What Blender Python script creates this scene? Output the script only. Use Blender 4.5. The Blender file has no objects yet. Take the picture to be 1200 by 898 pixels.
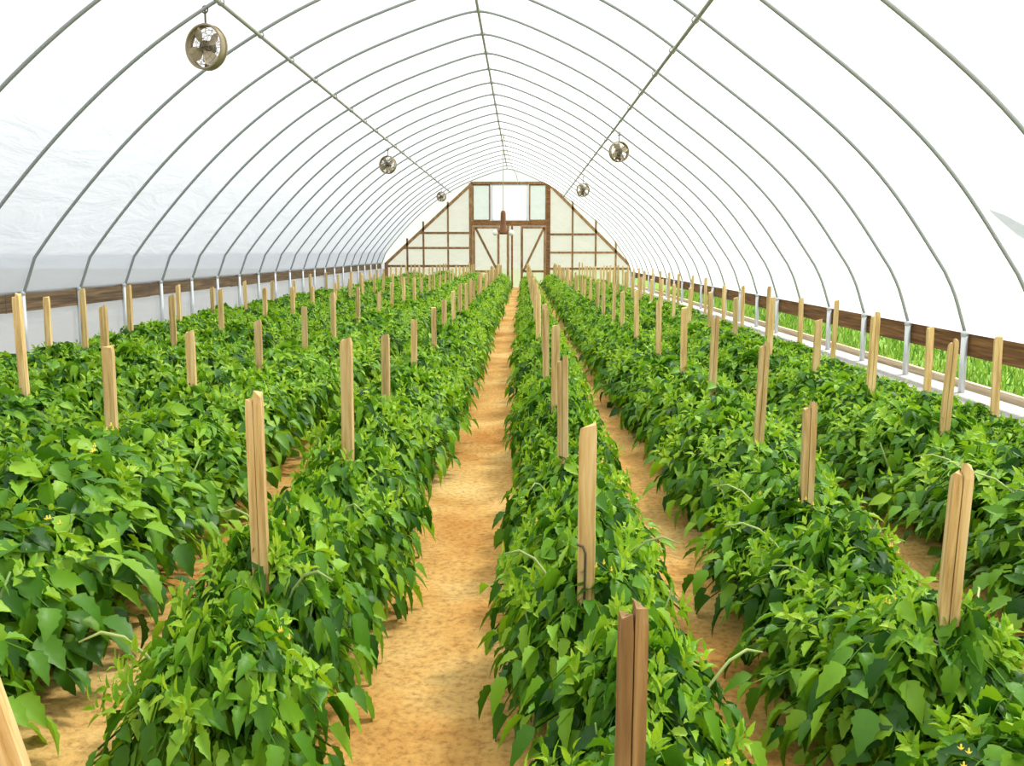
import bpy, math, random
import numpy as np
from mathutils import Vector, Matrix, noise

random.seed(11)
RNG = np.random.default_rng(5)
C = bpy.context.scene.collection
PI = math.pi
EYE = 1.5                      # camera height above the path
RX = -0.63                     # ridge line
S = 1.49                       # bow spacing
Y0 = .46                       # first bow offset
END = 27.45 * S + Y0           # end wall distance

# ------------------------------------------------------------------ helpers
def props(o, label=None, cat=None, group=None, kind=None):
    if label: o['label'] = label
    if cat: o['category'] = cat
    if group: o['group'] = group
    if kind: o['kind'] = kind
    return o

def empty(name, loc=(0, 0, 0), rz=0.0):
    o = bpy.data.objects.new(name, None)
    o.empty_display_size = .1
    C.objects.link(o)
    o.location = loc
    o.rotation_euler = (0, 0, rz)
    return o

class MB:
    """collects polygons of one part"""
    def __init__(s):
        s.v, s.f, s.m = [], [], []
    def poly(s, pts, faces, mi=0):
        b = len(s.v)
        s.v += [tuple(p) for p in pts]
        s.f += [tuple(i + b for i in f) for f in faces]
        s.m += [mi] * len(faces)
    def box(s, lo, hi, mi=0):
        x0, y0, z0 = lo; x1, y1, z1 = hi
        p = [(x0, y0, z0), (x1, y0, z0), (x1, y1, z0), (x0, y1, z0), (x0, y0, z1), (x1, y0, z1), (x1, y1, z1), (x0, y1, z1)]
        s.poly(p, [(0, 3, 2, 1), (4, 5, 6, 7), (0, 1, 5, 4), (1, 2, 6, 5), (2, 3, 7, 6), (3, 0, 4, 7)], mi)
    def beam(s, a, b, w, d, mi=0, up=(0, 1, 0)):
        """rectangular timber from a to b: d along `up`, w across"""
        a, b = Vector(a), Vector(b)
        t = (b - a).normalized(); u = Vector(up); u = (u - t * u.dot(t)).normalized(); n = t.cross(u)
        p = []
        for q in (a, b):
            for i, j in ((-1, -1), (1, -1), (1, 1), (-1, 1)):
                p.append(q + n * (i * w / 2) + u * (j * d / 2))
        s.poly(p, [(0, 3, 2, 1), (4, 5, 6, 7), (0, 1, 5, 4), (1, 2, 6, 5), (2, 3, 7, 6), (3, 0, 4, 7)], mi)
    def tube(s, pts, r, n=8, cap=True, mi=0):
        pts = [Vector(p) for p in pts]
        m = len(pts)
        rs = r if isinstance(r, (list, tuple)) else [r] * m
        ring, prev = [], None
        for i, p in enumerate(pts):
            t = (pts[min(i + 1, m - 1)] - pts[max(i - 1, 0)]).normalized()
            if prev is None:
                ref = Vector((0, 0, 1)) if abs(t.z) < .9 else Vector((1, 0, 0))
                u = t.cross(ref).normalized()
            else:
                u = (prev - t * prev.dot(t)).normalized()
            prev = u; w = t.cross(u)
            ring += [p + (u * math.cos(a) + w * math.sin(a)) * rs[i] for a in (2 * PI * k / n for k in range(n))]
        f = []
        for i in range(m - 1):
            for k in range(n):
                k2 = (k + 1) % n
                f.append((i * n + k, i * n + k2, (i + 1) * n + k2, (i + 1) * n + k))
        if cap:
            f.append(tuple(range(n))[::-1]); f.append(tuple((m - 1) * n + k for k in range(n)))
        s.poly(ring, f, mi)
    def torus(s, c, ax, R, r, n=28, k=6, mi=0):
        c, ax = Vector(c), Vector(ax).normalized()
        u = ax.orthogonal().normalized(); w = ax.cross(u)
        p, f = [], []
        for i in range(n):
            a = 2 * PI * i / n
            d = u * math.cos(a) + w * math.sin(a)
            for j in range(k):
                b = 2 * PI * j / k
                p.append(c + d * (R + r * math.cos(b)) + ax * (r * math.sin(b)))
        for i in range(n):
            for j in range(k):
                f.append((i * k + j, ((i + 1) % n) * k + j, ((i + 1) % n) * k + (j + 1) % k, i * k + (j + 1) % k))
        s.poly(p, f, mi)
    def lathe(s, prof, n=16, c=(0, 0, 0), ax=(0, 0, 1), mi=0):
        c, ax = Vector(c), Vector(ax).normalized()
        u = ax.orthogonal().normalized(); w = ax.cross(u)
        p, f = [], []
        for r, h in prof:
            for k in range(n):
                a = 2 * PI * k / n
                p.append(c + ax * h + (u * math.cos(a) + w * math.sin(a)) * max(r, 1e-4))
        for i in range(len(prof) - 1):
            for k in range(n):
                f.append((i * n + k, i * n + (k + 1) % n, (i + 1) * n + (k + 1) % n, (i + 1) * n + k))
        f.append(tuple(range(n))[::-1]); f.append(tuple((len(prof) - 1) * n + k for k in range(n)))
        s.poly(p, f, mi)
    def build(s, name, mats, parent=None, smooth=False, loc=None):
        me = bpy.data.meshes.new(name)
        me.from_pydata(s.v, [], s.f)
        return link(name, me, mats, parent, smooth, s.m, loc)

def link(name, me, mats, parent=None, smooth=False, mi=None, loc=None):
    for m in (mats if isinstance(mats, (list, tuple)) else [mats]):
        me.materials.append(m)
    if mi is not None and any(mi):
        me.polygons.foreach_set('material_index', np.array(mi, dtype=np.int32))
    if smooth:
        me.polygons.foreach_set('use_smooth', np.ones(len(me.polygons), dtype=bool))
    me.update()
    o = bpy.data.objects.new(name, me)
    C.objects.link(o)
    if parent: o.parent = parent
    if loc: o.location = loc
    return o

def copy_tree(o, parent=None):
    c = o.copy(); C.objects.link(c)
    if parent: c.parent = parent
    for ch in o.children: copy_tree(ch, c)
    return c

# ------------------------------------------------------------------ materials
def nodes(name):
    m = bpy.data.materials.new(name); m.use_nodes = True
    nt = m.node_tree; nt.nodes.clear()
    out = nt.nodes.new('ShaderNodeOutputMaterial')
    def N(t, **kw):
        n = nt.nodes.new('ShaderNode' + t)
        for k, v in kw.items():
            if k in n.inputs: n.inputs[k].default_value = v
            else: setattr(n, k, v)
        return n
    L = nt.links.new
    return m, N, L, out

def ramp(N, stops):
    r = N('ValToRGB'); cr = r.color_ramp
    while len(cr.elements) > 1: cr.elements.remove(cr.elements[-1])
    for i, (p, c) in enumerate(stops):
        e = cr.elements[0] if i == 0 else cr.elements.new(p)
        e.position = p; e.color = (*c, 1)
    return r

def plain(name, col, rough=.5, metal=0.0, spec=.5):
    m, N, L, out = nodes(name)
    b = N('BsdfPrincipled'); b.inputs['Base Color'].default_value = (*col, 1)
    b.inputs['Roughness'].default_value = rough; b.inputs['Metallic'].default_value = metal
    b.inputs['Specular IOR Level'].default_value = spec
    t = N('TexCoord'); nz = N('TexNoise', Scale=60.0, Detail=3.0)
    L(t.outputs['Object'], nz.inputs['Vector'])
    bp = N('Bump', Strength=.08, Distance=.002)
    L(nz.outputs['Fac'], bp.inputs['Height']); L(bp.outputs['Normal'], b.inputs['Normal'])
    L(b.outputs[0], out.inputs[0])
    return m

def wood(name, stops, stretch=(22, 22, 1.4), rough=.75, spots=.25):
    m, N, L, out = nodes(name)
    t = N('TexCoord'); oi = N('ObjectInfo')
    mp = N('Mapping'); mp.inputs['Scale'].default_value = stretch
    ad = N('VectorMath', operation='ADD')
    cx = N('CombineXYZ')
    mu = N('Math', operation='MULTIPLY'); mu.inputs[1].default_value = 37.0
    L(oi.outputs['Random'], mu.inputs[0])
    for k in ('X', 'Y', 'Z'): L(mu.outputs[0], cx.inputs[k])
    L(t.outputs['Object'], ad.inputs[0]); L(cx.outputs[0], ad.inputs[1]); L(ad.outputs[0], mp.inputs['Vector'])
    nz = N('TexNoise', Scale=2.2, Detail=6.0, Roughness=.6, Distortion=.4)
    L(mp.outputs[0], nz.inputs['Vector'])
    r = ramp(N, stops); L(nz.outputs['Fac'], r.inputs['Fac'])
    hv = N('HueSaturation')
    mr = N('MapRange'); mr.inputs['To Min'].default_value = .78; mr.inputs['To Max'].default_value = 1.15
    L(oi.outputs['Random'], mr.inputs['Value']); L(mr.outputs[0], hv.inputs['Value']); L(r.outputs[0], hv.inputs['Color'])
    b = N('BsdfPrincipled'); b.inputs['Roughness'].default_value = rough; b.inputs['Specular IOR Level'].default_value = .25
    L(hv.outputs[0], b.inputs['Base Color'])
    bp = N('Bump', Strength=.35, Distance=.004); L(nz.outputs['Fac'], bp.inputs['Height']); L(bp.outputs['Normal'], b.inputs['Normal'])
    L(b.outputs[0], out.inputs[0])
    return m

def film(name, col, clear, wr=.5, clear_col=(.95, .97, 1)):
    """milky polyethylene: scatters light through, lets a little straight through"""
    m, N, L, out = nodes(name)
    t = N('TexCoord'); mp = N('Mapping'); mp.inputs['Scale'].default_value = (1.6, .5, 3.0)
    L(t.outputs['Object'], mp.inputs['Vector'])
    nz = N('TexNoise', Scale=1.3, Detail=5.0, Roughness=.6, Distortion=.8); L(mp.outputs[0], nz.inputs['Vector'])
    r = ramp(N, [(.25, tuple(c * .9 for c in col)), (.6, col)]); L(nz.outputs['Fac'], r.inputs['Fac'])
    bp = N('Bump', Strength=wr, Distance=.05); L(nz.outputs['Fac'], bp.inputs['Height'])
    tl = N('BsdfTranslucent'); L(r.outputs[0], tl.inputs['Color']); L(bp.outputs['Normal'], tl.inputs['Normal'])
    df = N('BsdfDiffuse'); df.inputs['Color'].default_value = (.8, .82, .84, 1); L(bp.outputs['Normal'], df.inputs['Normal'])
    m1 = N('MixShader'); m1.inputs[0].default_value = .22
    L(tl.outputs[0], m1.inputs[1]); L(df.outputs[0], m1.inputs[2])
    tr = N('BsdfTransparent'); tr.inputs['Color'].default_value = (*clear_col, 1)
    m2 = N('MixShader'); m2.inputs[0].default_value = clear
    L(m1.outputs[0], m2.inputs[1]); L(tr.outputs[0], m2.inputs[2])
    L(m2.outputs[0], out.inputs[0])
    return m

def leaf(name, stops, trans, trans_mix=.35, rough=.42):
    m, N, L, out = nodes(name)
    g = N('NewGeometry'); oi = N('ObjectInfo')
    ad = N('Math', operation='ADD'); mu = N('Math', operation='MULTIPLY'); mu.inputs[1].default_value = .22
    sb = N('Math', operation='SUBTRACT'); sb.inputs[1].default_value = .11
    L(oi.outputs['Random'], mu.inputs[0]); L(mu.outputs[0], sb.inputs[0])
    L(g.outputs['Random Per Island'], ad.inputs[0]); L(sb.outputs[0], ad.inputs[1])
    r = ramp(N, stops); L(ad.outputs[0], r.inputs['Fac'])
    t = N('TexCoord'); nz = N('TexNoise', Scale=45.0, Detail=2.0); L(t.outputs['Object'], nz.inputs['Vector'])
    bp = N('Bump', Strength=.3, Distance=.006); L(nz.outputs['Fac'], bp.inputs['Height'])
    b = N('BsdfPrincipled'); b.inputs['Roughness'].default_value = rough; b.inputs['Specular IOR Level'].default_value = .3
    L(r.outputs[0], b.inputs['Base Color']); L(bp.outputs['Normal'], b.inputs['Normal'])
    mx = N('Mix', data_type='RGBA', blend_type='MULTIPLY'); mx.inputs[0].default_value = 1.0
    L(r.outputs[0], mx.inputs[6]); mx.inputs[7].default_value = (*trans, 1)
    tl = N('BsdfTranslucent'); L(mx.outputs[2], tl.inputs['Color'])
    ms = N('MixShader'); ms.inputs[0].default_value = trans_mix
    L(b.outputs[0], ms.inputs[1]); L(tl.outputs[0], ms.inputs[2]); L(ms.outputs[0], out.inputs[0])
    return m

def soil(name):
    m, N, L, out = nodes(name)
    t = N('TexCoord')
    n1 = N('TexNoise', Scale=1.1, Detail=5.0, Roughness=.6); n2 = N('TexNoise', Scale=34.0, Detail=6.0, Roughness=.7)
    n3 = N('TexVoronoi', Scale=26.0)
    for n in (n1, n2, n3): L(t.outputs['Object'], n.inputs['Vector'])
    r1 = ramp(N, [(.3, (.46, .21, .05)), (.48, (.60, .345, .105)), (.68, (.74, .51, .20))]); L(n1.outputs['Fac'], r1.inputs['Fac'])
    r2 = ramp(N, [(.33, (.45, .38, .30)), (.5, (.95, .93, .9)), (.66, (1.15, 1.15, 1.12))]); L(n2.outputs['Fac'], r2.inputs['Fac'])
    mx = N('Mix', data_type='RGBA', blend_type='MULTIPLY'); mx.inputs[0].default_value = .75
    L(r1.outputs[0], mx.inputs[6]); L(r2.outputs[0], mx.inputs[7])
    r3 = ramp(N, [(.03, (.30, .16, .06)), (.10, (1, 1, 1))]); L(n3.outputs['Distance'], r3.inputs['Fac'])
    m2 = N('Mix', data_type='RGBA', blend_type='MULTIPLY'); m2.inputs[0].default_value = .5
    L(mx.outputs[2], m2.inputs[6]); L(r3.outputs[0], m2.inputs[7])
    b = N('BsdfPrincipled'); b.inputs['Roughness'].default_value = .95; b.inputs['Specular IOR Level'].default_value = .1
    L(m2.outputs[2], b.inputs['Base Color'])
    bp = N('Bump', Strength=.6, Distance=.012); L(n2.outputs['Fac'], bp.inputs['Height']); L(bp.outputs['Normal'], b.inputs['Normal'])
    L(b.outputs[0], out.inputs[0])
    return m

def noisy(name, c0, c1, scale, rough=.9, bump=.3):
    m, N, L, out = nodes(name)
    t = N('TexCoord'); n = N('TexNoise', Scale=scale, Detail=6.0, Roughness=.65); L(t.outputs['Object'], n.inputs['Vector'])
    r = ramp(N, [(.35, c0), (.65, c1)]); L(n.outputs['Fac'], r.inputs['Fac'])
    b = N('BsdfPrincipled'); b.inputs['Roughness'].default_value = rough; b.inputs['Specular IOR Level'].default_value = .15
    L(r.outputs[0], b.inputs['Base Color'])
    bp = N('Bump', Strength=bump, Distance=.02); L(n.outputs['Fac'], bp.inputs['Height']); L(bp.outputs['Normal'], b.inputs['Normal'])
    L(b.outputs[0], out.inputs[0])
    return m

M_FILM = film('milky_film', (.94, .96, .98), .28, .28)
M_SHEET = film('aged_clear_sheet', (.68, .63, .57), .22, .35, (.97, .95, .92))
M_GREYPANE = film('grey_pane', (.62, .66, .65), .15, .3)
M_WHITEPANE = film('white_pane', (.97, .98, .97), .20, .3)
M_SHADOW = film('shadow_grey', (.30, .31, .31), .45, .3)
M_CURTAIN = film('side_curtain', (.95, .95, .93), .10, .6)
M_PIPE = plain('grey_steel', (.30, .32, .32), .5, .2)
M_POST = plain('galvanised_post', (.62, .66, .68), .4, .3)
M_PURLIN = plain('purlin_steel', (.34, .34, .30), .5, .2)
M_STAKE = wood('pale_stake_wood', [(.3, (.40, .24, .08)), (.5, (.66, .45, .19)), (.7, (.80, .62, .33))])
M_WEATHER = wood('weathered_stake_wood', [(.3, (.18, .10, .04)), (.5, (.30, .18, .07)), (.7, (.45, .30, .13))])
M_BOARD = wood('hip_board_wood', [(.3, (.06, .028, .010)), (.5, (.17, .08, .024)), (.7, (.32, .17, .055))], (10, .5, 14))
M_OLDBOARD = wood('old_board_wood', [(.3, (.045, .028, .014)), (.5, (.10, .065, .034)), (.7, (.19, .13, .07))], (10, .5, 14))
M_FRAME = wood('frame_timber', [(.3, (.16, .085, .035)), (.5, (.28, .16, .07)), (.7, (.40, .26, .13))], (6, 6, 2))
M_HEADER = wood('header_timber', [(.3, (.13, .055, .018)), (.5, (.24, .11, .035)), (.7, (.36, .19, .07))], (2, 6, 8))
M_BASE = wood('base_board_wood', [(.3, (.36, .27, .17)), (.5, (.55, .44, .30)), (.7, (.66, .56, .42))], (10, .5, 14))
M_SOIL = soil('sandy_soil')
M_CLOTH = noisy('pale_gravel', (.26, .25, .24), (.48, .46, .44), 40)
M_YARD = noisy('bare_ground', (.10, .10, .09), (.20, .20, .17), 2.0)
M_LAWN = noisy('lawn_green', (.10, .22, .03), (.24, .38, .07), 3.0)
M_BLADE = leaf('grass_blade', [(.1, (.10, .24, .03)), (.6, (.22, .40, .06)), (.95, (.40, .52, .14))], (1.2, 1.2, .6), .3, .6)
M_LEAF = leaf('tomato_leaf', [(.0, (.016, .078, .006)), (.35, (.070, .210, .012)), (.7, (.155, .355, .018)), (1.0, (.28, .49, .03))], (1.5, 1.3, .5), .30, .42)
M_YOUNG = leaf('young_tomato_leaf', [(.0, (.16, .37, .018)), (.5, (.28, .50, .03)), (1.0, (.42, .61, .05))], (1.2, 1.1, .6), .36)
M_STEM = plain('tomato_stem', (.22, .34, .09), .6)
M_PALESTEM = plain('pale_stem', (.36, .45, .15), .6)
M_FLOWER = plain('flower_yellow', (.85, .72, .10), .6)
M_FAN = plain('fan_enamel', (.31, .25, .15), .4, .3)
M_FANDARK = plain('fan_motor', (.10, .085, .055), .45, .3)
M_BLADEFAN = plain('fan_blade', (.48, .40, .28), .4, .4)
M_CORD = plain('cord', (.45, .38, .24), .7)
M_RUST = plain('rusty_bracket', (.20, .085, .03), .6, .3)
M_BULB = plain('white_globe', (.9, .88, .84), .25)
M_TWINE = plain('white_twine', (.75, .72, .65), .8)

# ------------------------------------------------------------------ profile of the house (offset from ridge, height above eye)
LEFT = [(-5.05, -.46), (-5.02, -.44), (-4.91, -.07), (-4.77, .145), (-4.63, .34), (-4.31, .75), (-3.99, 1.14), (-3.66, 1.47),
        (-3.35, 1.77), (-2.99, 2.07), (-2.70, 2.27), (-2.35, 2.50), (-1.97, 2.73), (-1.55, 2.93), (-1.15, 3.09), (-.75, 3.25), (-.34, 3.39)]
RIGHT = [(.34, 3.38), (.62, 3.28), (.89, 3.16), (1.30, 2.97), (1.71, 2.75), (2.05, 2.53), (2.33, 2.32), (2.62, 2.08), (3.03, 1.77), (3.45, 1.44),
         (3.87, 1.07), (4.145, .76), (4.40, .42), (4.57, .125), (4.77, -.19), (4.87, -.42), (4.97, -.79)]
PROF = [((x + RX) * (1.033 - .0143 * z), z * (1.033 - .0143 * z) + EYE) for x, z in LEFT + [(-.12, 3.445), (0, 3.46), (.12, 3.445)] + RIGHT]

def smooth_profile(p, hard=(2, len(PROF) - 3)):
    """Catmull-Rom through the points, but keep the two hip bends"""
    out = []
    for i in range(len(p) - 1):
        p1, p2 = Vector(p[i]), Vector(p[i + 1])
        p0 = Vector(p[i - 1]) if i > 0 and i not in hard else p1 * 2 - p2
        p3 = Vector(p[i + 2]) if i + 2 < len(p) and (i + 1) not in hard else p2 * 2 - p1
        for k in range(3):
            t = k / 3
            out.append(.5 * ((2 * p1) + (p2 - p0) * t + (2 * p0 - 5 * p1 + 4 * p2 - p3) * t * t + (3 * p1 - p0 - 3 * p2 + p3) * t ** 3))
    out.append(Vector(p[-1]))
    return out
CURVE = smooth_profile([tuple(q) for q in PROF])
_hip = (6, len(CURVE) - 7)
for _ in range(14):                                          # even out the bend of the tube between hip and ridge
    CURVE = [q if i <= _hip[0] or i >= _hip[1] else q * .5 + (CURVE[i - 1] + CURVE[i + 1]) * .25 for i, q in enumerate(CURVE)]

def gz(x, y=0.0):
    """ground height: the floor rises a little towards the west side"""
    t = min(max((-x - .9) / 4.9, 0), 1)
    return .15 * t

# ------------------------------------------------------------------ setting: floor, lawn, film
def build_floor():
    xs = np.linspace(-6.25, 4.80, 124); ys = np.concatenate([np.linspace(-3, 12, 170), np.linspace(12.2, END + .1, 120)])
    v = []
    rows = [.2, 1.28, 2.36, 3.3, -.9, -2.0, -3.1, -4.2]
    for y in ys:
        for x in xs:
            d = min(abs(x - r) for r in rows)
            mound = .035 * math.exp(-(d / .3) ** 2)
            nz = noise.noise(Vector((x * 2.1, y * 2.1, 0))) * .022 + noise.noise(Vector((x * 7, y * 7, 3))) * .010
            v.append((x, y, gz(x) + mound + nz))
    n = len(xs)
    f = [(j * n + i, j * n + i + 1, (j + 1) * n + i + 1, (j + 1) * n + i) for j in range(len(ys) - 1) for i in range(n - 1)]
    me = bpy.data.meshes.new('floor'); me.from_pydata(v, [], f)
    return props(link('floor', me, M_SOIL, smooth=True), kind='structure')
build_floor()

lawn = MB()
for x0, x1, y0, y1 in ((4.78, 70, -30, 90), (-6.2, 4.78, END + .1, 90), (-6.2, 4.78, -30, -3)):
    lawn.poly([(x0, y0, -.03), (x1, y0, -.03), (x1, y1, -.03), (x0, y1, -.03)], [(0, 1, 2, 3)])
props(lawn.build('lawn', M_LAWN), kind='structure')
yard = MB(); yard.poly([(-70, -30, -.03), (-6.2, -30, -.03), (-6.2, 90, -.03), (-70, 90, -.03)], [(0, 1, 2, 3)])
props(yard.build('ground', M_YARD), kind='structure')

w = MB()                                                      # pale gravel margin inside the east boards
ysx = np.linspace(2, END, 60)
w.poly([(x, y, z) for y in ysx for x, z in ((3.78 + .05 * noise.noise(Vector((y * .8, 0, 0))), .03), (3.95, .055), (4.66, .06))],
       [(3 * j + i, 3 * j + i + 1, 3 * j + i + 4, 3 * j + i + 3) for j in range(59) for i in range(2)])
props(w.build('walkway', M_CLOTH), kind='structure')
w = MB()
w.poly([(x, y, z) for y in ysx for x, z in ((-5.95, .21), (-5.3, .20), (-4.82 + .05 * noise.noise(Vector((y * .8, 4, 0))), .15))],
       [(3 * j + i, 3 * j + i + 1, 3 * j + i + 4, 3 * j + i + 3) for j in range(59) for i in range(2)])
props(w.build('walkway', M_CLOTH), kind='structure')

def film_mesh():
    ys = np.arange(-3.55 * S + Y0, END + .01, S / 3)
    ys = np.append(ys, END + .05)
    v, f = [], []
    n = len(CURVE)
    cen = Vector((RX, EYE + .4))
    for y in ys:
        ph = (((y - Y0) / S - .45) % 1.0)
        sag = .015 * math.sin(PI * ph)
        for q in CURVE:
            d = (q - cen).normalized()
            p = q + d * (.035 - sag)
            v.append((p.x, y, p.y))
    for j in range(len(ys) - 1):
        for i in range(n - 1):
            f.append((j * n + i, j * n + i + 1, (j + 1) * n + i + 1, (j + 1) * n + i))
    me = bpy.data.meshes.new('ceiling'); me.from_pydata(v, [], f)
    return props(link('ceiling', me, M_FILM, smooth=True), kind='structure')
film_mesh()

# added grey sheet: a shadow on the film's east slope put in as colour
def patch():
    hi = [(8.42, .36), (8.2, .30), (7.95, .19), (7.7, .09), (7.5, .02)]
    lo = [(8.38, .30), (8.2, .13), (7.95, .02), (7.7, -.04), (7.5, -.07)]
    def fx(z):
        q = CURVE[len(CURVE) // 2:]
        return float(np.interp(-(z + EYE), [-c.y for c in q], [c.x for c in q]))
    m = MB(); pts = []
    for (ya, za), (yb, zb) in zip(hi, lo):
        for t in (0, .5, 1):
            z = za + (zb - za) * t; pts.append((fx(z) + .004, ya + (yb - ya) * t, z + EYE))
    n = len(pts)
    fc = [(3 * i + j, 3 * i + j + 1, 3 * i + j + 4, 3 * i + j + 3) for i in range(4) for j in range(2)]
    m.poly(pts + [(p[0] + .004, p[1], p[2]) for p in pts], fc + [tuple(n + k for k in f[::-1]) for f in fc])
    props(m.build('film_shadow', M_SHADOW, smooth=True), 'faint grey painted shadow on the bright roof film above the lawn opening', 'patch')
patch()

# hip boards, base boards and the west curtain
def long_board(name, x, z0, z1, t, mat):
    m = MB(); y = -2.0
    while y < END - .1:
        y1 = min(y + 4.4, END)
        m.box((x - t / 2, y, z0 + random.uniform(-.008, .008)), (x + t / 2, y1 - .006, z1 + random.uniform(-.006, .006)))
        y = y1
    return props(m.build(name, mat), kind='structure')
long_board('trim_1', -5.935, .80, 1.035, .04, M_OLDBOARD)
long_board('trim_2', 4.60, .44, .68, .04, M_BOARD)
long_board('baseboard_right', 4.73, -.03, .135, .05, M_BASE)
long_board('baseboard_left', -6.03, .05, .30, .05, M_BASE)
m = MB()
ys = np.linspace(-2, END, 240)
m.poly([(-5.97 + .015 * math.sin(y * 5.1) + .012 * math.sin(y * 2.3 + z * 6), y, z) for y in ys for z in (.16, .4, .62, .86)],
       [(4 * j + i, 4 * j + i + 1, 4 * j + i + 5, 4 * j + i + 4) for j in range(239) for i in range(3)])
props(m.build('wall_left', M_CURTAIN, smooth=True), kind='structure')

# grass outside the east side, seen under the hip board
def grass():
    n = 16000
    x = 4.80 + RNG.random(n) ** 1.5 * 5; y = 3.5 + RNG.random(n) ** 1.5 * 34
    a = RNG.random(n) * 2 * PI; h = .05 + .11 * RNG.random(n); wd = .006 + .006 * RNG.random(n) + .0006 * y
    le = RNG.normal(0, .05, (n, 2))
    dx, dy = np.cos(a) * wd, np.sin(a) * wd
    p = np.empty((n, 4, 3))
    p[:, 0] = np.stack([x - dx, y - dy, np.full(n, -.03)], 1); p[:, 1] = np.stack([x + dx, y + dy, np.full(n, -.03)], 1)
    p[:, 2] = np.stack([x + dx * .5 + le[:, 0] * .6, y + dy * .5 + le[:, 1] * .6, h * .6], 1)
    p[:, 3] = np.stack([x + le[:, 0], y + le[:, 1], h], 1)
    idx = np.arange(n)[:, None] * 4
    f = np.concatenate([idx + [0, 1, 2], idx + [0, 2, 3]])
    me = bpy.data.meshes.new('grass'); me.from_pydata(p.reshape(-1, 3).tolist(), [], f.tolist())
    o = link('grass', me, M_BLADE)
    props(o, 'short sunlit lawn grass outside the open long side', 'grass', kind='stuff')
grass()

# ------------------------------------------------------------------ ordinals
ORD = ['', 'first', 'second', 'third', 'fourth', 'fifth', 'sixth', 'seventh', 'eighth', 'ninth', 'tenth', 'eleventh', 'twelfth', 'thirteenth',
       'fourteenth', 'fifteenth', 'sixteenth', 'seventeenth', 'eighteenth', 'nineteenth', 'twentieth', 'twenty-first', 'twenty-second',
       'twenty-third', 'twenty-fourth', 'twenty-fifth', 'twenty-sixth', 'twenty-seventh', 'twenty-eighth']

# ------------------------------------------------------------------ bows (steel hoops)
def make_bow():
    r = empty('roof_bow')
    b = MB(); b.tube([(q.x, 0, q.y) for q in CURVE], .019, 8)
    b.build('bow_pipe', M_PIPE, r, True)
    for x, top in ((CURVE[0].x, CURVE[0].y + .02), (CURVE[-1].x, CURVE[-1].y + .02)):
        g = MB(); sgn = 1 if x < 0 else -1
        g.tube([(x + sgn * .005, 0, gz(x) - .15), (x, 0, top)], .034, 10)
        g.lathe([(.040, 0), (.040, .05)], 10, (x, 0, top - .05))
        g.build('ground_post', M_POST, r, True)
    return r
bow0 = make_bow()
n_b = 0
for k in range(4, 28):
    o = bow0 if n_b == 0 else copy_tree(bow0)
    n_b += 1
    o.location = (0, (k + .45) * S + Y0, 0)
    if k == 27: lab = 'grey steel roof bow right against the timber end wall'
    elif k == 4: lab = 'grey steel roof bow cut off by the frame, first of all at the near end'
    else: lab = f'grey steel roof bow, {ORD[n_b]} from the near end, on white ground posts'
    props(o, lab, 'roof bow', 'steel roof bows of the greenhouse')

# purlins (straight pipes under the bows)
def purlin(x, z, r, lab):
    t = empty('purlin', (x, END, z))
    m = MB(); m.tube([(0, -END - 2, 0), (0, 0, 0)], r, 8); m.build('pipe', M_PURLIN, t, True)
    for k in range(5, 27):
        c = MB(); c.torus((0, (k + .45) * S + Y0 - END, .012), (0, 1, 0), r + .012, .008, 10, 5)
        c.build('bow_clamp', M_PURLIN, t, True)
    props(t, lab, 'purlin', 'purlins running the length of the roof')
purlin(RX, 3.39 + EYE, .022, 'long straight steel purlin along the peak of the roof')
purlin(-2.98, 2.43 + EYE, .022, 'long straight steel purlin on the side of the big close fan')
purlin(1.70, 2.25 + EYE, .022, 'long straight steel purlin on the slope facing the close fan')

# ------------------------------------------------------------------ end wall
Y = END
def arch_sheet():
    """film between the arch and the timber frame, then the aged sheet inside the frame"""
    m = MB()
    arch = [(q.x, q.y) for q in CURVE]
    inner = [(-5.70, .15), (-5.70, 1.0), (-2.07, 4.31), (1.06, 4.31), (4.63, .79), (4.63, 0)]
    y = Y + .045
    # one fan-like outer band: pair each arch point with the closest point of the frame line
    line = []
    for a, b in zip(inner[:-1], inner[1:]):
        for k in range(12): line.append((a[0] + (b[0] - a[0]) * k / 12, a[1] + (b[1] - a[1]) * k / 12))
    line.append(inner[-1])
    band = []
    j = 0
    for p in arch:
        best = min(range(j, len(line)), key=lambda i: (line[i][0] - p[0]) ** 2 + (line[i][1] - p[1]) ** 2)
        j = best; band.append(line[best])
    pts = [(p[0], y, p[1]) for p in arch] + [(b[0], y, b[1]) for b in band]
    n = len(arch)
    m.poly(pts, [(i, i + 1, n + i + 1, n + i) for i in range(n - 1)], 0)
    m.poly([(x, y + .003, z) for x, z in [(-5.70, 0), (-5.70, 1.0), (-2.07, 4.31), (-2.07, 0)]], [(0, 1, 2, 3)], 1)
    m.poly([(x, y + .003, z) for x, z in [(1.06, 0), (1.06, 4.31), (4.63, .79), (4.63, 0)]], [(0, 1, 2, 3)], 1)
    m.poly([(x, y + .003, z) for x, z in [(-1.0, 0), (-1.0, 2.6), (-.02, 2.6), (-.02, 0)]], [(0, 1, 2, 3)], 1)
    return m.build('wall_back', [M_FILM, M_SHEET])
wall = props(arch_sheet(), kind='structure')
def stick(name, a, b, w, d=.07, mat=M_FRAME):
    m = MB(); m.beam((a[0], Y, a[1]), (b[0], Y, b[1]), w, d); return m.build(name, mat, wall)
stick('top_beam', (-2.15, 4.31), (1.14, 4.31), .13)
stick('rafter', (-2.07, 4.31), (-5.74, .97), .12)
stick('rafter', (1.06, 4.31), (4.66, .76), .12)
stick('door_post', (-2.15, 0), (-2.15, 4.31), .14, .09)
stick('door_post', (1.08, 0), (1.08, 4.31), .17, .09, M_HEADER)
stick('door_header', (-2.10, 2.67), (1.02, 2.67), .21, .10, M_HEADER)
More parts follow.
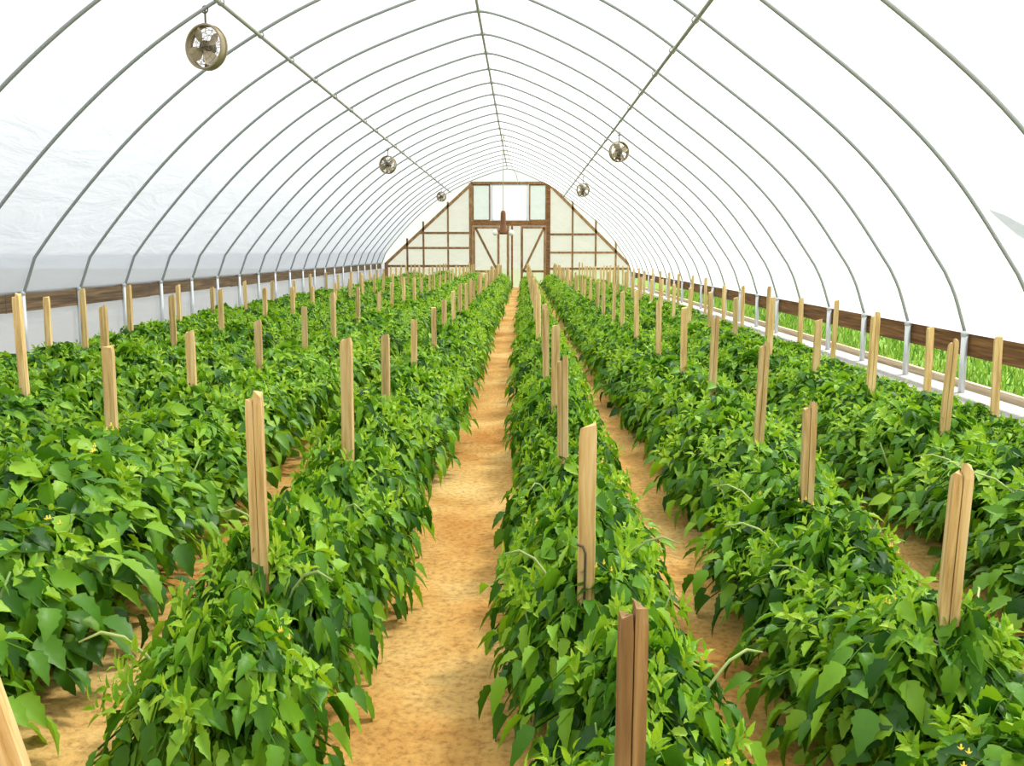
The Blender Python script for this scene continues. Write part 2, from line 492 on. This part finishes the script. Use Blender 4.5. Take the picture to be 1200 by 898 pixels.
stick('corner_post', (-5.70, 0), (-5.70, 1.05), .14, .09)
for z, x in ((2.27, -4.31), (1.65, -4.99), (.90, -5.65)): stick('rail', (x, z), (-2.17, z), .095, .06)
for x, zt in ((-3.10, 3.55), (-4.13, 2.75), (-4.81, 2.05)): stick('stud', (x, 0), (x, zt), .075)
for z, x in ((2.21, 3.10), (1.46, 3.92), (.79, 4.6)): stick('rail', (1.14, z), (x, z), .095, .06)
for x, zt in ((2.09, 3.65), (3.06, 2.85), (3.90, 1.95)): stick('stud', (x, 0), (x, zt), .075)
stick('stud', (-.60, 0), (-.60, 2.56), .10); stick('stud', (-.43, 0), (-.43, 2.56), .08, .07, M_HEADER)

def door(name, x0, x1, brace):
    d = empty(name, (0, Y - .01, 0)); props(d, kind='structure')
    def st(nm, a, b, w, mat=M_FRAME):
        m = MB(); m.beam((a[0], 0, a[1]), (b[0], 0, b[1]), w, .05); return m.build(nm, mat, d)
    st('stile', (x0 + .05, .05), (x0 + .05, 2.55), .10); st('stile', (x1 - .05, .05), (x1 - .05, 2.55), .10)
    st('rail', (x0 + .1, 2.50), (x1 - .1, 2.50), .10); st('rail', (x0 + .1, .10), (x1 - .1, .10), .12); st('rail', (x0 + .1, .68), (x1 - .1, .68), .09)
    st('brace', *brace, .095)
    m = MB(); m.poly([(x0 + .05, .03, .05), (x1 - .05, .03, .05), (x1 - .05, .03, 2.55), (x0 + .05, .03, 2.55)], [(0, 1, 2, 3)])
    m.build('sheet', M_SHEET, d)
door('door_1', -2.07, -.95, ((-1.95, 2.48), (-1.04, .70)))
door('door_2', -.07, .99, ((.90, 2.48), (.05, .70)))

def window(name, x0, x1, mat, fmat):
    d = empty(name, (0, Y, 0)); props(d, kind='structure')
    f = MB()
    z0, z1 = 2.79, 4.24
    for a, b in (((x0, z0), (x1, z0)), ((x0, z1), (x1, z1)), ((x0, z0), (x0, z1)), ((x1, z0), (x1, z1))):
        f.beam((a[0], -.01, a[1]), (b[0], -.01, b[1]), .06, .05)
    f.build('window_frame', fmat, d)
    p = MB(); p.poly([(x0, .02, z0), (x1, .02, z0), (x1, .02, z1), (x0, .02, z1)], [(0, 1, 2, 3)]); p.build('pane', mat, d)
window('window_1', -2.05, -1.36, M_GREYPANE, M_FRAME)
window('window_2', -1.26, .20, M_WHITEPANE, M_POST)
window('window_3', .30, .98, M_GREYPANE, M_FRAME)

# ------------------------------------------------------------------ circulation fans
def make_fan(loc, drop, rz, tilt, R):
    r = empty('circulation_fan', loc, rz)
    hold = MB()
    hold.tube([(0, 0, R * .99), (0, .0, R + drop)], .010, 6)
    hold.box((-.02, -.03, R * .93), (.02, .03, R * 1.08)); hold.torus((0, 0, R + drop), (0, 1, 0), .035, .008, 12, 5)
    hold.build('hanger', M_FANDARK, r)
    body = MB()
    body.torus((0, -.042, 0), (0, 1, 0), R, .012, 36, 6); body.torus((0, .042, 0), (0, 1, 0), R, .012, 36, 6)
    n = 40; p, f = [], []
    for k in range(n):
        a = 2 * PI * k / n
        for y in (-.042, .042): p.append((math.cos(a) * R, y, math.sin(a) * R))
    f = [(2 * k, 2 * ((k + 1) % n), 2 * ((k + 1) % n) + 1, 2 * k + 1) for k in range(n)]
    body.poly(p, f); body.build('shroud', M_FAN, r, True)
    g = MB()
    for y, s in ((-.042, -1), (.042, 1)):
        for q in (.35, .6, .82): g.torus((0, y + s * .022 * (1 - q), 0), (0, 1, 0), R * q, .0028, 28, 4)
        for k in range(14):
            a = 2 * PI * k / 14
            g.tube([(math.cos(a) * R * .12, y + s * .02, math.sin(a) * R * .12), (math.cos(a) * R, y, math.sin(a) * R)], .0026, 4, False)
    g.build('wire_guard', M_FAN, r, True)
    mt = MB(); mt.lathe([(.0, -.075), (.05, -.075), (.062, -.06), (.062, .05), (.045, .075), (0, .075)], 16, (0, .03, 0), (0, 1, 0))
    mt.lathe([(.0, 0), (.025, 0), (.025, .03), (0, .03)], 12, (0, -.075, 0), (0, 1, 0))
    mt.box((-.045, .0, -.14), (.045, .06, -.05)); mt.beam((-.30 * R, .06, -.95 * R), (0, .06, 0), .03, .02); mt.beam((.30 * R, .06, -.95 * R), (0, .06, 0), .03, .02)
    mt.build('motor', M_FANDARK, r, True)
    for k in range(4):
        a = 2 * PI * k / 4 + .5
        b = MB(); pts, fc = [], []
        for i in range(5):
            q = .2 + .7 * i / 4; wd = (.18 + .30 * math.sin(PI * min(1, i / 4 * .8 + .12)))
            for s in (-1, 1):
                an = a + s * wd; pts.append((math.cos(an) * R * q, -.03 + s * .028, math.sin(an) * R * q))
        fc = [(2 * i, 2 * i + 1, 2 * i + 3, 2 * i + 2) for i in range(4)]
        b.poly(pts + [(x, y + .004, z) for x, y, z in pts], fc + [tuple(10 + q for q in f[::-1]) for f in fc])
        b.build('blade', M_BLADEFAN, r, True)
    return r
fans = [((-3.14, 6.45 * S + Y0, 2.013 + EYE), .15, -.35, .21, 'big round caged fan under the roof, closest to the camera'),
        ((-3.16, 15.45 * S + Y0, 2.02 + EYE), .16, -.35, .20, 'small round caged fan, second along the slope behind the big close fan'),
        ((-3.12, 25.45 * S + Y0, 2.10 + EYE), .14, -.35, .18, 'tiny dark fan high beside the timber rafter at the end wall'),
        ((1.827, 12.45 * S + Y0, 1.873 + EYE), .15, .35, .185, 'small round caged fan on the brighter slope, nearer of its two'),
        ((1.786, 19.45 * S + Y0, 1.80 + EYE), .22, .35, .19, 'smallest round fan on the brighter slope, nearer the end wall')]
for loc, dr, rz, R, lab in fans:
    f = make_fan(loc, dr, rz, 0, R); props(f, lab, 'fan', 'circulation fans hung under the roof')

# hanging light with two white globes
h = empty('pendant_light', (-.56, 29.0, 2.0))
m = MB(); m.tube([(0, 0, .66), (0, 0, 2.89)], .014, 6); m.build('cord', M_CORD, h)
m = MB(); m.lathe([(0, .0), (.10, .0), (.13, .05), (.085, .28), (.075, .62), (.05, .68), (0, .69)], 14); m.box((-.24, -.03, .06), (.24, .03, .11))
m.build('stem', M_RUST, h, False)
for sx in (-1, 1):
    m = MB(); prof = [(.085 * math.sin(PI * i / 10), -.085 * math.cos(PI * i / 10)) for i in range(11)]
    m.lathe(prof, 16, (sx * .23, -.01, .05)); m.build('globe', M_BULB, h, True)
props(h, 'rusty hanging light with two white globes in front of the doors', 'light')
m = MB(); m.tube([(0, 0, 0), (.06, 2.0, -.22), (.18, 5.5, -.44), (.33, 9.0, -.50), (.36, 11.85, -.50)], .012, 6)
cb = m.build('power_cord', M_CORD, loc=(-.56, 29.0, 4.88)); props(cb, 'thin sagging cord from the ridge pipe to the end wall', 'cord')

# ------------------------------------------------------------------ stakes
def stake_mesh(double, hgt, seed):
    rnd = random.Random(seed)
    m = MB()
    def lath(x0, x1, y0, y1, top, tilt):
        zs = [-.12, .0, .35, .7, top - .03, top]
        pts = []
        for i, z in enumerate(zs):
            k = .86 if i == len(zs) - 1 else 1.0
            cx, cy = (x0 + x1) / 2, (y0 + y1) / 2
            bend = .004 * math.sin(z * 3 + seed)
            for sx, sy in ((x0, y0), (x1, y0), (x1, y1), (x0, y1)):
                dz = (rnd.uniform(-.008, .008) if i == len(zs) - 1 else 0)
                pts.append((cx + (sx - cx) * k + bend, cy + (sy - cy) * k, z + dz + (tilt * (sx - cx) if i == len(zs) - 1 else 0)))
        f = [(0, 3, 2, 1)]
        for i in range(len(zs) - 1):
            for k in range(4): f.append((4 * i + k, 4 * i + (k + 1) % 4, 4 * i + 4 + (k + 1) % 4, 4 * i + 4 + k))
        b = 4 * (len(zs) - 1); f.append((b, b + 1, b + 2, b + 3))
        m.poly(pts, f)
    if double:
        lath(-.0235, -.001, -.018, .018, hgt - .02, .3); lath(.001, .0245, -.021, .016, hgt, -.3)
    else:
        lath(-.025, .025, -.017, .017, hgt, .2)
    return m

ROWS = {   # name: (x, half width, plant height, first plant y, [(y, top height, lean)...], phrase)
    'C':  (.245, .325, .55, 1.45, [(1.66, .885, .0), (2.80, 1.00, .01), (4.42, 1.03, .0), (6.1, 1.05, .01), (7.6, 1.06, 0)], 'middle row'),
    'R1': (1.27, .47, .56, 1.75, [(2.47, .955, .045), (3.83, .91, .0), (5.05, 1.04, .03), (6.58, 1.08, .02), (7.75, 1.06, 0), (9.25, 1.04, 0)], 'first row from middle, lawn side'),
    'R2': (2.33, .48, .54, 3.1, [(5.42, 1.02, .04), (6.53, 1.10, .02), (7.74, .97, .03), (9.2, 1.08, .02)], 'second row from middle, lawn side'),
    'R3': (3.10, .38, .40, 5.2, [(6.74, .92, .0), (7.9, .90, .0), (10.25, 1.0, .03), (11.57, .98, 0)], 'row beside the gravel strip'),
    'L1': (-.88, .42, .60, 1.95, [(2.82, 1.09, -.01), (4.42, 1.11, .0), (6.30, .97, .0), (8.05, .95, .0), (9.56, .96, 0)], 'first row from middle, curtain side'),
    'L2': (-1.97, .52, .62, 2.3, [(4.62, 1.05, .0), (5.82, 1.03, -.01), (7.2, 1.0, 0), (8.86, 1.01, 0)], 'second row from middle, curtain side'),
    'L3': (-3.1, .48, .60, 4.4, [(6.03, 1.24, -.02), (7.28, 1.1, 0), (8.7, 1.12, 0), (10.15, 1.1, 0), (11.8, 1.08, 0)], 'third row from middle, curtain side'),
    'L4': (-4.2, .46, .56, 6.4, [(8.65, 1.1, 0), (9.35, 1.15, 0), (10.45, 1.13, 0), (11.9, 1.1, 0)], 'row beside the white curtain'),
}
def rowx(key, y):
    t = min(max((6.0 - y) / 2.6, 0), 1)          # the two rows beside the middle one start closer in
    return ROWS[key][0] + {'R1': -.15, 'L1': .11, 'L2': .08}.get(key, 0) * t
def rowscale(key, y):
    t = min(max((6.0 - y) / 2.6, 0), 1)
    return (1 - {'R1': .20, 'L1': .27, 'L2': -.02}.get(key, 0) * t, 1 - {'R1': .10, 'L1': .0}.get(key, 0) * t)
rnd = random.Random(3)
for k, row in ROWS.items():
    st = row[4]
    y = st[-1][0]
    while y + 1.6 < END - .6:
        y += 1.48 + rnd.uniform(-.12, .12)
        st.append((y, rnd.uniform(.96, 1.07), rnd.uniform(-.02, .02)))

DOUBLE = {('C', 0), ('C', 2), ('R1', 0), ('R1', 1), ('R1', 2), ('R1', 3), ('R2', 0), ('L1', 0), ('L3', 0), ('R2', 1)}
protos = {}
def place_stake(key, i, x, y, top, lean, label, weather=False):
    z = gz(x)
    dbl = (key, i) in DOUBLE
    hgt = top - z
    if y < 10:
        m = stake_mesh(dbl, hgt, hash((key == 'C', i)) % 50 + i * 3)
        o = m.build('garden_stake', M_WEATHER if weather else M_STAKE)
    else:
        q = round(hgt * 25) / 25
        if q not in protos:
            protos[q] = stake_mesh(False, q, int(q * 100)).build('garden_stake', M_STAKE); o = protos[q]
        else:
            o = protos[q].copy(); C.objects.link(o)
    o.location = (x - lean * .3, y, z)
    o.rotation_euler = (rnd.uniform(-.02, .02), lean, rnd.uniform(-.5, .5) if y > 10 else rnd.uniform(-.15, .15))
    props(o, label, 'stake', 'wooden stakes of the ' + ROWS[key][5])
    return o

for key, row in ROWS.items():
    x = row[0]
    for i, (y, top, lean) in enumerate(row[4]):
        lab = f'pale wooden stake, {ORD[i + 1]} from the near end of the {row[5]}'
        if key == 'C' and i == 0: lab = 'closest brown split wooden stake in the middle row, cut off by the frame'
        if key == 'C' and i == 1: lab = 'pale square stake with a dark crack, second in the middle row'
        if key == 'R1' and i == 0: lab = 'pale leaning stake with frayed top and white twine, beside a dark path'
        if key == 'L1' and i == 0: lab = 'tall pale double stake standing beside the sandy gap, first row from middle, curtain side'
        o = place_stake(key, i, (rowx(key, y) if key != 'L2' else x) + {'R3': .16, 'C': -.05}.get(key, 0) + rnd.uniform(-.02, .02), y, top, lean, lab, weather=(key == 'C' and i == 0))
        if key == 'R1' and i == 0:
            t = MB(); t.torus((0, 0, .48), (0, .1, 1), .036, .003, 16, 5); t.torus((0, 0, .488), (.1, 0, 1), .036, .003, 16, 5)
            t.build('twine', M_TWINE, o)
        if key == 'C' and i == 1:
            t = MB(); t.tube([(-.03, -.021, .655), (-.012, -.022, .65), (-.004, -.0225, .63), (-.004, -.0225, .45)], .0035, 5)
            t.build('dark_tie', M_FANDARK, o)
# leaning stake at the very front of the west rows
m = stake_mesh(True, 1.12, 7); o = m.build('garden_stake', M_STAKE)
o.location = (-1.09, 2.12, 0); o.rotation_euler = (0, -.24, .1)
props(o, 'leaning wooden stake in front of the sandy gap, cut by the frame corner', 'stake', 'wooden stakes of the first row from middle, curtain side')

# ------------------------------------------------------------------ tomato plants
def norm(a): return a / np.maximum(np.linalg.norm(a, axis=-1, keepdims=True), 1e-9)

TEMPL = {
    'hi': ([0, .10, .22, .30, .42, .52, .64, .76, .88, 1], [.02, .26, .42, .36, .46, .34, .36, .20, .13, 0]),
    'mid': ([0, .28, .62, 1], [.03, .44, .34, 0]),
    'low': ([0, .45, 1], [.03, .42, 0]),
}
def leaflets(P, D, Nn, Ln, W, lod, droop, fold):
    """ovate pointed leaflets folded along the midrib; arrays over leaflets"""
    t, w = (np.array(a) for a in TEMPL[lod]); w = w * .62
    k = len(t); n = len(P)
    D = norm(D); Sd = norm(np.cross(D, Nn)); Nn = np.cross(Sd, D)
    v = np.zeros((n, 3 * k, 3))
    for i in range(k):
        z = -droop * t[i] ** 2
        c = P + D * (t[i] * Ln)[:, None] + Nn * (z * Ln)[:, None]
        wd = (w[i] * W * Ln)[:, None]; up = Nn * ((fold * w[i] * W) * Ln)[:, None]
        v[:, 3 * i] = c; v[:, 3 * i + 1] = c + Sd * wd + up; v[:, 3 * i + 2] = c - Sd * wd + up
    q = []
    for i in range(k - 1):
        q += [(3 * i, 3 * i + 3, 3 * i + 4, 3 * i + 1), (3 * i, 3 * i + 2, 3 * i + 5, 3 * i + 3)]
    f = (np.array(q)[None] + (np.arange(n) * 3 * k)[:, None, None]).reshape(-1, 4)
    return v.reshape(-1, 3), f

def quad_mesh(name, parts):
    vs, fs, b = [], [], 0
    for v, f in parts:
        vs.append(v); fs.append(f + b); b += len(v)
    v = np.concatenate(vs); f = np.concatenate(fs)
    me = bpy.data.meshes.new(name)
    me.vertices.add(len(v)); me.vertices.foreach_set('co', v.astype(np.float32).ravel())
    me.loops.add(len(f) * 4); me.loops.foreach_set('vertex_index', f.astype(np.int32).ravel())
    me.polygons.add(len(f)); me.polygons.foreach_set('loop_start', (np.arange(len(f)) * 4).astype(np.int32))
    me.polygons.foreach_set('loop_total', np.full(len(f), 4, dtype=np.int32))
    me.update(calc_edges=True); me.validate()
    return me

def env(u):
    """radius factor of the plant against height 0..1"""
    return np.interp(u, [0, .08, .25, .45, .65, .82, .93, 1.0], [.55, .78, .98, 1.0, .88, .66, .42, .12])

def canopy(rng, n_leaf, lod, big=1.0, hw=.42, H=.5):
    """compound leaves of one plant: returns (v, f) of mature foliage"""
    u = rng.random(n_leaf) ** .8 * .97 + .03
    phi = rng.random(n_leaf) * 2 * PI
    rad = hw * env(u) * (1.12 - .62 * rng.random(n_leaf) ** 1.3)
    rad = np.maximum(rad - .035, .02)
    tip = np.stack([np.cos(phi) * rad, np.sin(phi) * rad, H * .88 * u + .02 + rng.normal(0, .02, n_leaf)], 1)
    st = np.stack([np.cos(phi) * .05, np.sin(phi) * .05, np.minimum(tip[:, 2] * .75 + .03 + .10 * rng.random(n_leaf), H * .95)], 1)
    sp = rng.normal(0, .06, (n_leaf, 3)); st += sp * [1, 1, .3]
    rise = .025 + .04 * rng.random(n_leaf)
    def rach(s):      # bowed leaf stalk
        return st + (tip - st) * s + np.stack([np.zeros(n_leaf)] * 2 + [4 * rise * s * (1 - s)], 1)
    Ps, Ds, Ns, Ls = [], [], [], []
    L0 = (.066 + .032 * rng.random(n_leaf)) * big
    # leaf plane
    def frame(s):
        a = norm(rach(min(s + .04, 1.04)) - rach(s - .04))
        side = norm(np.cross(a, np.array([0, 0, 1.0]) + rng.normal(0, .25, (n_leaf, 3))))
        return a, side, np.cross(side, a)
    span = np.linalg.norm(tip - st, axis=1)
    s0 = np.clip(1 - .19 / np.maximum(span, .01), .05, .6)
    pairs = {'hi': 3, 'mid': 3, 'low': 2}[lod]
    for k in range(pairs):
        q = k / pairs
        s = s0 + (1 - s0) * (q * .95)
        p = st + (tip - st) * s[:, None]; p[:, 2] += 4 * rise * s * (1 - s)
        a, side, nn = frame(.75)
        for sg in (-1, 1):
            d = a * .62 + side * sg * (.85 + .2 * rng.random((n_leaf, 1))) + np.array([0, 0, -.20]) + rng.normal(0, .26, (n_leaf, 3))
            Ps.append(p + side * sg * .012); Ds.append(d); Ns.append(nn + [0, 0, .5] + rng.normal(0, .38, (n_leaf, 3)))
            Ls.append(L0 * (.66 + .22 * q + .2 * rng.random(n_leaf)))
    a, side, nn = frame(.98)
    Ps.append(tip); Ds.append(a + np.array([0, 0, -.22]) + rng.normal(0, .26, (n_leaf, 3))); Ns.append(nn + [0, 0, .5] + rng.normal(0, .35, (n_leaf, 3))); Ls.append(L0 * 1.12)
    P, D, Nn, Ln = (np.concatenate(z) for z in (Ps, Ds, Ns, Ls))
    W = .92 + .3 * rng.random(len(P))
    parts = [leaflets(P, D, Nn, Ln, W, lod, .16 + .28 * rng.random(len(P)), .25 + .45 * rng.random(len(P)))]
    if lod != 'low':
        ss = np.linspace(.12, 1, 5)
        c = np.stack([st + (tip - st) * s + np.stack([np.zeros(n_leaf)] * 2 + [4 * rise * s * (1 - s)], 1) for s in ss], 1)
        w = .0022
        o = np.array([[w, 0, w], [-w, 0, w], [0, 0, -w * 1.4]])
        v = (c[:, :, None, :] + o[None, None]).reshape(-1, 3)
        q = [(3 * i + j, 3 * i + (j + 1) % 3, 3 * i + 3 + (j + 1) % 3, 3 * i + 3 + j) for i in range(4) for j in range(3)]
        f = (np.array(q)[None] + (np.arange(n_leaf) * 15)[:, None, None]).reshape(-1, 4)
        parts.append((v, f))
    return parts

def shoots(rng, n, lod, hw=.42, H=.5, big=1.0):
    """young upright growth over the top of the plant"""
    Ps, Ds, Ns, Ls = [], [], [], []
    rad = hw * .82 * np.sqrt(rng.random(n)); phi = rng.random(n) * 2 * PI
    zt = np.interp(rad / hw, [0, .4, .66, .88], [H * .90, H * .85, H * .72, H * .52])
    base = np.stack([np.cos(phi) * rad, np.sin(phi) * rad, zt - .01], 1)
    axis = norm(np.stack([np.cos(phi) * rad * 1.2, np.sin(phi) * rad * 1.2, np.full(n, .35)], 1) + rng.normal(0, .12, (n, 3)))
    m = {'hi': 9, 'mid': 8, 'low': 5}[lod]
    for k in range(m):
        a = k * 2.4 + rng.random(n)
        q = (k / m)
        ref = norm(np.cross(axis, np.array([.3, .9, .1]))); w = np.cross(axis, ref)
        rd = ref * np.cos(a)[:, None] + w * np.sin(a)[:, None]
        p = base + axis * (.085 * q * big) + rd * .008
        d = rd * (1 - .45 * q) + axis * (.35 + .8 * q)
        Ps.append(p); Ds.append(d); Ns.append(axis - rd * .2 + rng.normal(0, .15, (n, 3))); Ls.append((.060 - .028 * q) * (.8 + .4 * rng.random(n)) * big)
    P, D, Nn, Ln = (np.concatenate(z) for z in (Ps, Ds, Ns, Ls))
    return [leaflets(P, D, Nn, Ln, np.full(len(P), .85), lod, .18 + .2 * rng.random(len(P)), .3 + .4 * rng.random(len(P)))]

def stems(rnd, hw=.42, H=.5):
    m = MB()
    m.tube([(0, 0, -.05), (.01, .01, .12), (.0, .02, .30), (.02, .0, H * .9)], [.011, .010, .008, .004], 7)
    for k in range(4):
        a = rnd.uniform(0, 2 * PI); r = hw * rnd.uniform(.5, .8)
        m.tube([(0, 0, .04 + .03 * k), (math.cos(a) * r * .4, math.sin(a) * r * .4, .10 + .05 * k), (math.cos(a) * r * .8, math.sin(a) * r * .8, H * .5), (math.cos(a) * r, math.sin(a) * r, H * .78)],
               [.008, .007, .006, .003], 6)
    return m

def pale_branch(rnd, hw=.42, H=.5):
    m = MB()
    a = rnd.uniform(0, 2 * PI)
    pts = [(math.cos(a + .25 * t) * hw * (.25 + .8 * t), math.sin(a + .25 * t) * hw * (.25 + .8 * t), H * (.5 + .42 * math.sin(PI * .62 * t))) for t in (0, .2, .4, .6, .8, 1)]
    m.tube(pts, [.005, .005, .0045, .004, .0035, .002], 6)
    return m

def flower_cluster(rnd, hw=.42, H=.5):
    m = MB()
    a = rnd.uniform(0, 2 * PI); r = hw * rnd.uniform(.3, .75)
    z = float(np.interp(r / hw, [0, .4, .66, .88], [H * .98, H * .93, H * .80, H * .62])) + .04
    for j in range(3):
        c = Vector((math.cos(a) * r + rnd.uniform(-.025, .025), math.sin(a) * r + rnd.uniform(-.025, .025), z + rnd.uniform(-.02, .02)))
        pts, f = [c + Vector((0, 0, -.004))], []
        for k in range(10):
            b = 2 * PI * k / 10; q = .009 if k % 2 == 0 else .004
            pts.append(c + Vector((math.cos(b) * q, math.sin(b) * q, .004 if k % 2 == 0 else 0)))
        m.poly(pts, [(0, 1 + k, 1 + (k + 1) % 10) for k in range(10)])
        m.lathe([(.0, 0), (.003, .0), (.002, .010), (0, .012)], 6, c)
    return m

# prototypes
def proto_full(seed, lod, n_leaf, n_shoot):
    rng = np.random.default_rng(seed); rd = random.Random(seed)
    r = empty('tomato_plant')
    link('foliage', quad_mesh('foliage', canopy(rng, n_leaf, lod, 1.12 if lod == 'hi' else 1.0)), M_LEAF, r, True)
    link('shoot_tips', quad_mesh('shoot_tips', shoots(rng, n_shoot, lod)), M_YOUNG, r, True)
    stems(rd).build('stem', M_STEM, r, True)
    if lod == 'hi': pale_branch(rd).build('branch', M_PALESTEM, r, True)
    if lod == 'hi': flower_cluster(rd).build('flower', M_FLOWER, r)
    return r
def proto_single(seed, lod, n_leaf, n_shoot, big):
    rng = np.random.default_rng(seed)
    a = canopy(rng, n_leaf, lod, big); b = shoots(rng, n_shoot, lod, big=big)
    me = quad_mesh('tomato_plant', a + b)
    nf = sum(len(f) for _, f in a); nb = sum(len(f) for _, f in b)
    me.materials.append(M_LEAF); me.materials.append(M_YOUNG)
    me.polygons.foreach_set('material_index', np.concatenate([np.zeros(nf), np.ones(nb)]).astype(np.int32)); me.update()
    return me
HI = [proto_full(100 + i, 'hi', 215, 24) for i in range(4)]
MID = [proto_full(200 + i, 'mid', 230, 26) for i in range(4)]
LOW = [proto_single(300 + i, 'mid', 190, 24, 1.1) for i in range(4)]
used = set()

# every plant stands in a slot between two stakes
plants = []
for key, (x, hw, H, y0, st, phrase) in ROWS.items():
    ys = [s[0] for s in st]
    slots = []
    # before the first stake
    y = ys[0]; n = 0
    while y - .46 > y0 - .01:
        y -= .48; n += 1; slots.append((y, 'pre', n))
    slots.reverse()
    for i, a in enumerate(ys):
        b = ys[i + 1] if i + 1 < len(ys) else END - .5
        if i + 1 < len(ys): k = max(2, round((b - a) / .5))
        else: k = 1
        for j in range(k):
            slots.append((a + (b - a) * (j / k) + (.0 if j else .06), 'at' if j == 0 else 'in', (i, j, k)))
    for y, kind, info in slots:
        zc = math.hypot(y, 0)
        size = hw / max(y, .5)
        plants.append((size, key, y, kind, info))
plants.sort(key=lambda p: p[2])
STEP = ['just behind', 'a step behind', 'two steps behind', 'three steps behind', 'four steps behind', 'five steps behind']
PRE = ['one step in front of', 'two steps in front of', 'three steps in front of', 'four steps in front of', 'five steps in front of', 'six steps in front of', 'seven steps in front of']
prnd = random.Random(21)
thing_n = 0
far = []
rowmax = {}
for size, key, y, kind, info in plants:
    x, hw, H, y0, st, phrase = ROWS[key]
    qw, qh = rowscale(key, y); hw *= qw; H *= qh
    px = rowx(key, y) + prnd.uniform(-.035, .035); py = y + prnd.uniform(-.04, .04)
    sx = hw / .42 * prnd.uniform(.94, 1.07); sz = H / .5 * prnd.uniform(.9, 1.1)
    rz = prnd.uniform(0, 2 * PI)
    if thing_n >= 296:
        far.append((px, py, gz(px), sx, sz, rz)); continue
    thing_n += 1
    if kind == 'pre':
        lab = f'bushy tomato plant, {PRE[info - 1]} the first stake, {phrase}'
    else:
        i, j, k = info
        if j == 0: lab = f'bushy tomato plant around the {ORD[i + 1]} stake of the {phrase}'
        else: lab = f'bushy tomato plant, {STEP[j]} the {ORD[i + 1]} stake, {phrase}'
    lab = lab.replace('bushy tomato', 'tomato') if len(lab.split()) > 15 else lab
    if y < 4.6: pool, name = HI, 'tomato_plant'
    elif y < 9.0: pool, name = MID, 'tomato_plant'
    else: pool, name = None, 'tomato_plant'
    if pool:
        src = pool[prnd.randrange(4)]
        if src.name in used: o = copy_tree(src)
        else: used.add(src.name); o = src
    else:
        o = bpy.data.objects.new(name, LOW[prnd.randrange(4)]); C.objects.link(o)
    o.location = (px, py, gz(px) + .01); o.rotation_euler = (0, 0, rz); o.scale = (sx, sx, sz)
    props(o, lab, 'tomato plant', 'tomato plants of the ' + phrase)
for p in HI + MID:
    if p.name not in used:
        for ch in list(p.children): bpy.data.objects.remove(ch)
        bpy.data.objects.remove(p)

# the farthest plants as one mass
def far_mass():
    rng = np.random.default_rng(77)
    bases = []
    for i in range(4):
        r = np.random.default_rng(500 + i)
        bases.append((canopy(r, 90, 'low', 1.5), shoots(r, 16, 'low', big=1.4)))
    A, B = [], []
    for px, py, z, sx, sz, rz in far:
        c, s = math.cos(rz), math.sin(rz)
        R = np.array([[c * sx, s * sx, 0], [-s * sx, c * sx, 0], [0, 0, sz]])
        a, b = bases[rng.integers(4)]
        for src, dst in ((a, A), (b, B)):
            for v, f in src: dst.append((v @ R + [px, py, z], f))
    me = quad_mesh('tomato_foliage', A + B)
    nf = sum(len(f) for _, f in A); nb = sum(len(f) for _, f in B)
    me.materials.append(M_LEAF); me.materials.append(M_YOUNG)
    me.polygons.foreach_set('material_index', np.concatenate([np.zeros(nf), np.ones(nb)]).astype(np.int32)); me.update()
    o = bpy.data.objects.new('tomato_foliage', me); C.objects.link(o)
    props(o, 'far tomato rows closing up towards the timber end wall', 'tomato plants', kind='stuff')
far_mass()

# ------------------------------------------------------------------ light, camera, view
wd = bpy.data.worlds.new('sky'); bpy.context.scene.world = wd; wd.use_nodes = True
nt = wd.node_tree; bg = nt.nodes['Background']
tc = nt.nodes.new('ShaderNodeTexCoord'); sx = nt.nodes.new('ShaderNodeSeparateXYZ'); rp = nt.nodes.new('ShaderNodeValToRGB')
nt.links.new(tc.outputs['Generated'], sx.inputs[0]); nt.links.new(sx.outputs['Z'], rp.inputs['Fac']); nt.links.new(rp.outputs[0], bg.inputs['Color'])
rp.color_ramp.elements[0].color = (.95, .97, 1, 1); rp.color_ramp.elements[1].color = (.78, .89, 1, 1)
bg.inputs['Strength'].default_value = .82

sl = bpy.data.lights.new('sun', 'SUN'); sl.energy = 9.0; sl.angle = math.radians(9); sl.color = (1, .95, .86)
so = bpy.data.objects.new('sun', sl); C.objects.link(so)
so.rotation_euler = Vector((.48, .27, .85)).to_track_quat('Z', 'Y').to_euler()

cam = bpy.data.cameras.new('camera'); co = bpy.data.objects.new('camera', cam); C.objects.link(co)
cam.sensor_width = 36; cam.lens = 1150 / 1200 * 36; cam.clip_start = .05; cam.clip_end = 300
co.location = (0, 0, EYE)
co.rotation_euler = (math.radians(90) - math.atan(154 / 1150), 0, math.atan(12 / 1150))
sc = bpy.context.scene
sc.camera = co
sc.view_settings.view_transform = 'Standard'; sc.view_settings.look = 'None'; sc.view_settings.gamma = 1; sc.view_settings.use_curve_mapping = False
sc.view_settings.exposure = 0.0
sc.cycles.max_bounces = 8; sc.cycles.diffuse_bounces = 4; sc.cycles.transparent_max_bounces = 8; sc.cycles.transmission_bounces = 6
sc.cycles.sample_clamp_indirect = 8
